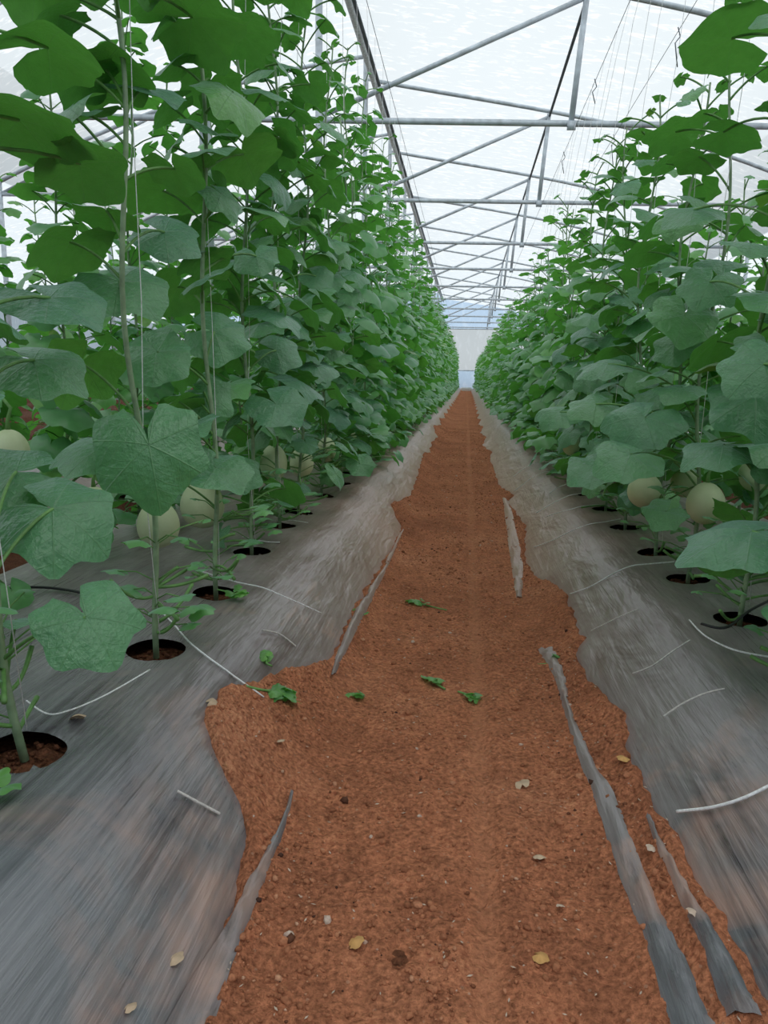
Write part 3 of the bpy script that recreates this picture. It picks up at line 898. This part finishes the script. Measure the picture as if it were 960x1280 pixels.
melon(377, 578, 15, 3.4, 'pale melon, right of a pair midway on the left bed', 1.25)
melon(408, 562, 12, 3.9, 'small looking pale melon furthest along the left bed', 1.3)
melon(436, 548, 10, 4.6, 'tiny looking pale melon deep in the left row', 1.2)
melon(882, 629, 23, 2.15, 'plump pale green melon in the open beside the big right leaf', 1.15)
melon(806, 613, 21, 2.45, 'shaded pale melon low behind stems on the right bed', 1.05)
melon(946, 592, 21, 2.2, 'pale melon near the right picture edge above the large leaf', 1.1)
melon(856, 603, 17, 2.6, 'pale melon mostly hidden behind the plump one on the right bed', 1.1)
melon(714, 556, 11, 3.9, 'small looking pale melon low in the right row, far along', 1.2)
melon(764, 590, 13, 3.1, 'shaded pale melon midway on the right bed', 1.15)

# ------------------------------------------------------------------ greenhouse frame
SK = R(5.5)
def arc(kn, n=16):
    xs_, zs_ = [k[0] for k in kn], [k[1] for k in kn]
    co = np.polyfit(xs_, zs_, 3)
    return [(float(x), float(np.polyval(co, x))) for x in np.linspace(xs_[0], xs_[-1], n)]
ARCH_R = arc([(-1.72, 5.62), (-.48, 5.44), (1.22, 5.17), (2.74, 4.93), (4.94, 4.30), (6.15, 3.85)])
ARCH_L = arc([(-1.85, 6.0), (-2.3, 5.9), (-4.9, 5.28), (-6.6, 4.62), (-8.1, 3.95)])
CZ = 3.75
def truss():
    root = empty('roof_truss')
    a = MB(); a.box((-.98, 0, CZ), (14.26, .045, .06)); a.build('tie_beam', M['pipe'], root)
    a = MB(); a.tube([(1.12, 0, CZ), (1.22, 0, 5.14)], .035, 10); a.build('king_post', M['pipe'], root)
    a = MB(); a.box((1.12, -.03, CZ - .03), (.10, .02, .10)); a.build('post_bracket', M['pipe'], root)
    a = MB(); a.tube([(-1.85, 0, CZ + .03), (1.22, 0, 5.10)], .030, 10); a.build('diagonal_brace', M['pipe'], root)
    a = MB(); a.tube([(-8.1, 0, CZ), (-5.0, 0, 5.22)], .026, 8); a.build('diagonal_brace', M['pipe'], root)
    a = MB(); a.tube([(x, 0, z) for x, z in ARCH_R], .032, 10); a.build('arch_pipe', M['pipe'], root)
    a = MB(); a.tube([(x, 0, z) for x, z in ARCH_L], .032, 10); a.build('arch_pipe', M['pipe'], root)
    a = MB(); a.tube([(-1.85, 0, 0), (-1.85, 0, 6.0)], .042, 12); a.build('column_post', M['pipe'], root)
    a = MB(); a.tube([(6.15, 0, 0), (6.15, 0, 3.87)], .042, 12); a.build('column_post', M['pipe'], root)
    a = MB(); a.tube([(-8.1, 0, 0), (-8.1, 0, 3.95)], .042, 12); a.build('column_post', M['pipe'], root)
    a = MB(); a.tube([(-1.85, 0, 5.64), (-1.58, 0, 5.60)], .02, 8); a.build('vent_arm', M['pipe'], root)
    return root
t0 = truss()
WORDS = ['second', 'third', 'fourth', 'fifth', 'sixth', 'seventh', 'eighth', 'ninth', 'tenth']
for k in range(-1, 10):
    o = t0 if k == -1 else copy_tree(t0)
    y = 9.5 + 4 * k
    o.location = (0, y, 0); o.rotation_euler = (0, 0, SK)
    if k == -1: lb = 'closest roof truss, only its grey column shows through the upper left leaves'
    elif k == 0: lb = 'large roof truss of galvanised pipes with post and diagonal, nearest fully in view'
    else: lb = f'galvanised roof truss over the path, {WORDS[k-1]} counted from the large near one'
    tag(o, lb, 'roof truss', 'roof trusses across the greenhouse')
line_obj('ridge_purlin', [(1.22, -3, 5.11), (1.22, 48, 5.11)], .022, M['dark_pipe'], 'long thin dark purlin pipe running away along the tops of the truss posts', 'pipe')
line_obj('vent_purlin', [(-1.58, -3, 5.44), (-1.58, 48, 5.44)], .030, M['dark_pipe'], 'long dark pipe along the roof vent edge above the left row', 'pipe')
line_obj('curtain_roll', [(-1.68, -3, 5.53), (-1.68, 48, 5.53)], .050, M['curtain'], 'rolled white curtain lying along the roof vent edge', 'curtain roll', sides=10)
line_obj('upper_purlin', [(-1.85, -3, 6.02), (-1.85, 48, 6.02)], .025, M['pipe'], 'pipe along the top edge of the left roof film', 'pipe')

def sheet(name, prof2, y0, y1, mat, n=14):
    V = []; F = []
    ysx = np.linspace(y0, y1, n)
    for y in ysx:
        for x, z in prof2: V.append((x, y, z))
    m = len(prof2)
    for j in range(n - 1):
        for i in range(m - 1):
            a = j * m + i; F.append((a, a + 1, a + m + 1, a + m))
    mb = MB(); mb.add(V, F)
    return tag(mb.build(name, mat), kind='structure')
off = .045
sheet('ceiling', [(x, z + off) for x, z in ARCH_R], -4, 48.2, M['roof'])
sheet('ceiling', [(x, z + off) for x, z in ARCH_L], -4, 48.2, M['roof'])
sheet('ceiling', [(-1.72, 5.66), (-1.84, 6.04)], -4, 48.2, M['net'])
# neighbouring spans
sheet('ceiling', [(6.15, 3.9), (6.20, 6.0), (7.6, 5.8), (9.6, 5.4), (12.0, 4.7), (14.1, 3.9)], -4, 48.2, M['roof'])
sheet('ceiling', [(-19.9, 3.9), (-17.8, 4.7), (-14.6, 5.4), (-11.6, 5.8), (-8.3, 6.0), (-8.1, 3.99)], -4, 48.2, M['roof'])
sheet('wall_right', [(14.1, 0), (14.1, 3.9)], -4, 48.2, M['side_dimmed_film'])
sheet('wall_left', [(-19.9, 0), (-19.9, 3.9)], -4, 48.2, M['side_dimmed_film'])
def wall_xz(name, pts, y, mat):
    mb = MB(); mb.add([(x, y, z) for x, z in pts], [tuple(range(len(pts)))])
    return tag(mb.build(name, mat, smooth=False), kind='structure')
for y, nm in ((48.2, 'back'), (-4, 'front')):
    wall_xz('wall_' + nm + '_lower', [(-19.9, 0), (14.1, 0), (14.1, 1.27), (-19.9, 1.27)], y, M['lower'] if nm == 'back' else M['front_dimmed_film'])
    wall_xz('wall_' + nm + '_net', [(-19.9, 1.27), (14.1, 1.27), (14.1, 3.82), (-19.9, 3.82)], y, M['net'] if nm == 'back' else M['front_dimmed_film'])
    wall_xz('wall_' + nm + '_gable', [(-19.9, 3.82), (14.1, 3.82), (14.1, 3.9), (9.6, 5.4), (6.2, 6.0), (6.15, 3.88)] + [(x, z + off) for x, z in ARCH_R[::-1]] + [(x, z + off) for x, z in ARCH_L] + [(-8.3, 6.0), (-14.6, 5.4), (-19.9, 3.9)], y, M['gable'])
for i, z in enumerate((1.27, 3.82)):
    a = MB(); a.tube([(-19.9, 48.1, z), (14.1, 48.1, z)], .035, 8); tag(a.build('trim_' + str(i + 1), M['pipe']), kind='structure')
# white slab at the end of the path
mb = MB(); mb.box((0, 0, .09), (.72, .5, .18)); mb.box((0, 0, .20), (.62, .42, .05))
o = mb.build('white_crate', M['box'], loc=(0.0, 47.3, 0.0), smooth=False)
bv = o.modifiers.new('b', 'BEVEL'); bv.width = .02; bv.segments = 2
tag(o, 'low white crate at the far end of the soil path', 'crate')

# ------------------------------------------------------------------ things lying on the film and the path
def on_bed(px, py, h=.006):
    p = at_bed(px, py); return Vector((p.x, p.y, p.z + h))
def surf(pts, h, n=24):
    """smooth line through the pixels, laid on the surface"""
    P = [on_bed(*p) for p in pts]
    out = []
    for i in range(n):
        t = i / (n - 1) * (len(P) - 1); k = min(int(t), len(P) - 2); f = t - k
        a = P[max(k - 1, 0)]; b = P[k]; c = P[k + 1]; d = P[min(k + 2, len(P) - 1)]
        q = 0.5 * ((2 * b) + (c - a) * f + (2 * a - 5 * b + 4 * c - d) * f * f + (3 * b - a - 3 * c + d) * f ** 3)
        q.z = max(prof_s(q.x), prof_s(q.x)) + h
        out.append(q)
    return out
TW = [([(197,768),(215,785),(245,818),(285,848),(330,880)], 'twine', .0019, 'thick white string running from the second left vine down to the soil'),
      ([(250,720),(300,735),(350,750),(402,773)], 'twine', .0018, 'white string across the film beside the third hole on the left'),
      ([(34,886),(58,902),(82,900),(130,880),(188,846)], 'twine', .0014, 'white string curving over the black film by the nearest left hole'),
      ([(303,676),(330,682),(350,683)], 'twine', .0016, 'short white string beside the fourth hole on the left'),
      ([(345,655),(365,655),(385,658)], 'twine', .0016, 'short white string beside the fifth hole on the left'),
      ([(712,748),(745,735),(795,712),(842,708)], 'twine', .0020, 'long white string from the soil edge to a right hole'),
      ([(667,688),(700,675),(745,658),(775,653)], 'twine', .0020, 'white string over the right bed, next beyond the long one'),
      ([(682,650),(715,640),(745,635),(762,637)], 'twine', .0018, 'white string over the right bed, third from the viewer'),
      ([(687,620),(710,608),(728,600)], 'twine', .0016, 'short white string high on the right bed'),
      ([(670,645),(700,628),(728,620)], 'twine', .0020, 'white string over the right bed, fourth from the viewer'),
      ([(642,617),(665,600),(690,592)], 'twine', .0020, 'white string over the right bed, fifth from the viewer'),
      ([(642,598),(662,584),(690,580)], 'twine', .0020, 'white string over the right bed, farthest one'),
      ([(861,782),(880,802),(915,820),(962,830)], 'twine', .0019, 'white string curving towards the nearest right hole'),
      ([(845,1025),(890,1020),(930,1008),(968,990)], 'twine', .0026, 'thick white string on the ribbed film at the lower right'),
      ([(738,795),(765,782),(798,768)], 'dull_twine', .0014, 'faint dusty string half under the right film'),
      ([(790,850),(815,840),(840,822),(862,808)], 'dull_twine', .0018, 'faint dusty string low on the right film'),
      ([(828,905),(850,890),(880,876),(905,870)], 'dull_twine', .0018, 'dull string lying under the right film, lower one'),
      ([(222,1000),(250,1015),(275,1028)], 'dull_twine', .0022, 'short pale string on the film at the left soil edge'),
      ([(328,795),(350,800),(370,815)], 'dull_twine', .0018, 'dull pale scrap of string on the left film slope')]
for pts, mt, rad, lb in TW:
    line_obj('white_string', surf(pts, .015), rad * 1.1, M[mt], lb, 'string', 'strings lying on the mulch film')
line_obj('drip_hose', surf([(-40,752),(0,742),(60,740),(120,752),(150,770),(170,788)], .012, 30), .0040, M['drip'], 'thin black drip hose curving over the left film', 'hose')
line_obj('drip_hose', surf([(875,795),(905,800),(935,778),(965,762)], .030, 20), .0035, M['drip'], 'thin black drip hose beside the nearest right hole', 'hose')

def ribbon(lp, rp, parent, n=40):
    P = surf(lp, 0, n); Q = surf(rp, 0, n); V = []; F = []; w = 5
    for i in range(n):
        for k in range(w):
            f = k / (w - 1); p = P[i].lerp(Q[i], f)
            z = soil_z(p.x, p.y) + (.000 if k in (0, w - 1) else .006) + .002 * math.sin(i * .8 + k * 2)
            V.append((p.x, p.y, max(z, prof_s(p.x) + .009)))
    for i in range(n - 1):
        for k in range(w - 1):
            a = i * w + k; F.append((a, a + 1, a + w + 1, a + w))
    mb = MB(); mb.add(V, F); return mb.build('torn_strip', M['film'], parent)
ribbon([(363,1000),(345,1050),(315,1105),(285,1160),(240,1230),(190,1320)], [(367,1000),(354,1050),(335,1100),(318,1150),(290,1220),(262,1320)], filmL)
ribbon([(500,668),(474,722),(440,776),(412,852)], [(505,666),(480,724),(457,772),(420,848)], filmL)
ribbon([(688,838),(716,935),(742,1010),(772,1100),(808,1200),(840,1320)], [(694,838),(730,935),(765,1000),(800,1085),(848,1200),(905,1320)], filmR)
ribbon([(806,1035),(835,1110),(866,1180),(905,1290)], [(812,1035),(850,1110),(892,1180),(950,1290)], filmR)
ribbon([(628,625),(636,690),(645,752)], [(636,628),(652,700),(652,752)], filmR)
ribbon([(672,820),(690,850),(700,880)], [(690,815),(705,850),(710,880)], filmR)

r = random.Random(77)
def sprig(pts, lb, nleaf, ls, seed):
    rr = random.Random(seed)
    P = surf(pts, .018, 10); o0 = P[0].copy()
    root = empty('leaf_sprig', o0)
    mb = MB(); mb.tube([p - o0 for p in P], [.0026] * 10, 6); mb.build('stem', M['petiole'], root)
    for i in range(nleaf):
        q = P[rr.randrange(4 if nleaf > 1 else 1)] - o0 + Vector((rr.uniform(-.018, .018), rr.uniform(-.018, .018), rr.uniform(.0, .012)))
        a = rr.uniform(0, 6.28)
        lm = MB(); put_leaf(lm, rr.choice(T_HI), q, (math.cos(a), math.sin(a), rr.uniform(-.1, .5)), (rr.uniform(-.6, .6), rr.uniform(-.6, .6), 1), ls * rr.uniform(.7, 1.1), rr.uniform(.4, .8))
        lm.build('leaf', M['leaf_bright'], root)
    tag(root, lb, 'sprig', 'cut leaf sprigs on the ground')
sprig([(358,882),(345,875),(325,872),(308,868)], 'cut green sprig with a clump of small leaves at the left soil edge', 11, .026, 1)
sprig([(440,878),(448,880),(455,878)], 'small green leaf cluster lying on the soil left of centre', 5, .015, 2)
sprig([(538,858),(548,865),(556,870)], 'little pale green leaf cluster in the middle of the path', 5, .016, 3)
sprig([(600,882),(588,878),(572,873)], 'wilted grey green sprig with a long stalk right of the path middle', 4, .018, 4)
sprig([(515,758),(530,762),(545,766),(558,769)], 'green cut shoot lying across the path, farther up', 6, .018, 5)
sprig([(693,828),(690,836),(672,838)], 'small yellow green sprig on the torn right film', 4, .014, 6)
sprig([(450,770),(452,776),(446,780)], 'tiny sprig at the left film edge', 4, .014, 7)
sprig([(335,828),(333,838),(340,842)], 'single light green leaf lying on the left film slope', 2, .022, 8)
sprig([(298,752),(285,748),(272,745)], 'small leafy cutting lying beside the third left hole', 5, .02, 9)
sprig([(5,1003),(-8,1008),(-20,1010)], 'small green leaf tip at the left picture edge low down', 2, .03, 10)
def litter(px, py, s, mat, lb, h=.008, name='dry_leaf', cat='dry leaf', grp='dry leaves on the ground'):
    p = on_bed(px, py, 0)
    if abs(p.x) < .5: p.z = max(p.z, soil_z(p.x, p.y))
    p.z += h
    lm = MB(); a = r.uniform(0, 6.28)
    put_leaf(lm, r.choice(T_MID), (0, 0, 0), (math.cos(a), math.sin(a), .15), (r.uniform(-.5, .5), r.uniform(-.5, .5), 1), s, .5)
    tag(lm.build(name, mat, loc=p), lb, cat, grp)
litter(443, 1193, .013, M['dry_leaf'], 'orange dry leaf scrap on the path, lower left of centre')
litter(674, 1209, .013, M['dry_leaf'], 'orange dry leaf scrap on the path, lower right')
litter(778, 962, .014, M['dry_leaf'], 'yellow dry leaf between the torn strip and the right film')
litter(672, 1082, .013, M['pale_leaf'], 'pale pinkish dry leaf on the right half of the path')
litter(217, 1203, .014, M['pale_leaf'], 'pale brown leaf scrap on the lower left film')
litter(160, 1265, .010, M['pale_leaf'], 'tiny brown leaf scrap at the very bottom of the left film')
litter(652, 990, .016, M['pale_leaf'], 'pale brown crumpled leaf in the middle of the path')
litter(350, 938, .011, M['pale_leaf'], 'beige leaf scrap near the left soil edge')
litter(98, 898, .016, M['pale_leaf'], 'beige dry leaf at the rim of the nearest left hole')
litter(497, 1216, .012, M['bed_soil2'], 'dark curled leaf scrap near the bottom of the path')
litter(264, 885, .012, M['pale_leaf'], 'pinkish dry leaf at the tip of the left soil spill')
litter(865, 1160, .010, M['chip'], 'cream seed husk between the right torn strips')
litter(814, 1075, .009, M['chip'], 'white husk on the soil beside the right film edge')
litter(700, 1148, .007, M['chip'], 'small pale husk on the path, lower right half')
mb = MB()
for i in range(600):
    y = 0.55 + (r.random() ** 1.6) * 5
    x = r.uniform(-float(edgeL(y)), float(edgeR(y)))
    if r.random() < .25: x = r.uniform(.18, .36)
    s = r.uniform(.0010, .0028); a = r.uniform(0, 6.28)
    z = soil_z(x, y) + .003
    d = Vector((math.cos(a), math.sin(a), r.uniform(-.2, .2))) * s * 1.8; e = Vector((-math.sin(a), math.cos(a), r.uniform(-.3, .3))) * s * .6
    c = Vector((x, y, z))
    mb.add([c - d, c + e, c + d, c - e], [(0, 1, 2, 3)])
tag(mb.build('plant_chaff', M['chip']), 'tiny pale chips of dry plant matter scattered over the path', 'chaff', kind='stuff')

# ------------------------------------------------------------------ light
w = bpy.data.worlds.new('sky'); sc.world = w; w.use_nodes = True
nt = w.node_tree; nt.nodes.clear()
bg = nt.nodes.new('ShaderNodeBackground'); wo = nt.nodes.new('ShaderNodeOutputWorld')
geo = nt.nodes.new('ShaderNodeTexCoord'); sp = nt.nodes.new('ShaderNodeSeparateXYZ')
nt.links.new(geo.outputs['Generated'], sp.inputs[0])
col = ramp(nt, sp.outputs[2], [(0.0, (0.72, 0.84, 0.95)), (0.25, (0.90, 0.96, 1.0)), (1.0, (0.97, 0.99, 1.0))])
nt.links.new(col, bg.inputs[0]); bg.inputs[1].default_value = 1.22
nt.links.new(bg.outputs[0], wo.inputs[0])
sd = bpy.data.lights.new('sun', 'SUN'); so = bpy.data.objects.new('sun', sd); COL.objects.link(so)
sd.energy = 1.1; sd.angle = R(40); sd.color = (1, .98, .94); so.rotation_euler = (R(20), R(18), 0)
sc.view_settings.view_transform = 'Standard'
sc.view_settings.look = 'None'
sc.view_settings.exposure = 0.0
sc.cycles.max_bounces = 8
sc.cycles.diffuse_bounces = 4
sc.cycles.transmission_bounces = 5
sc.cycles.transparent_max_bounces = 8
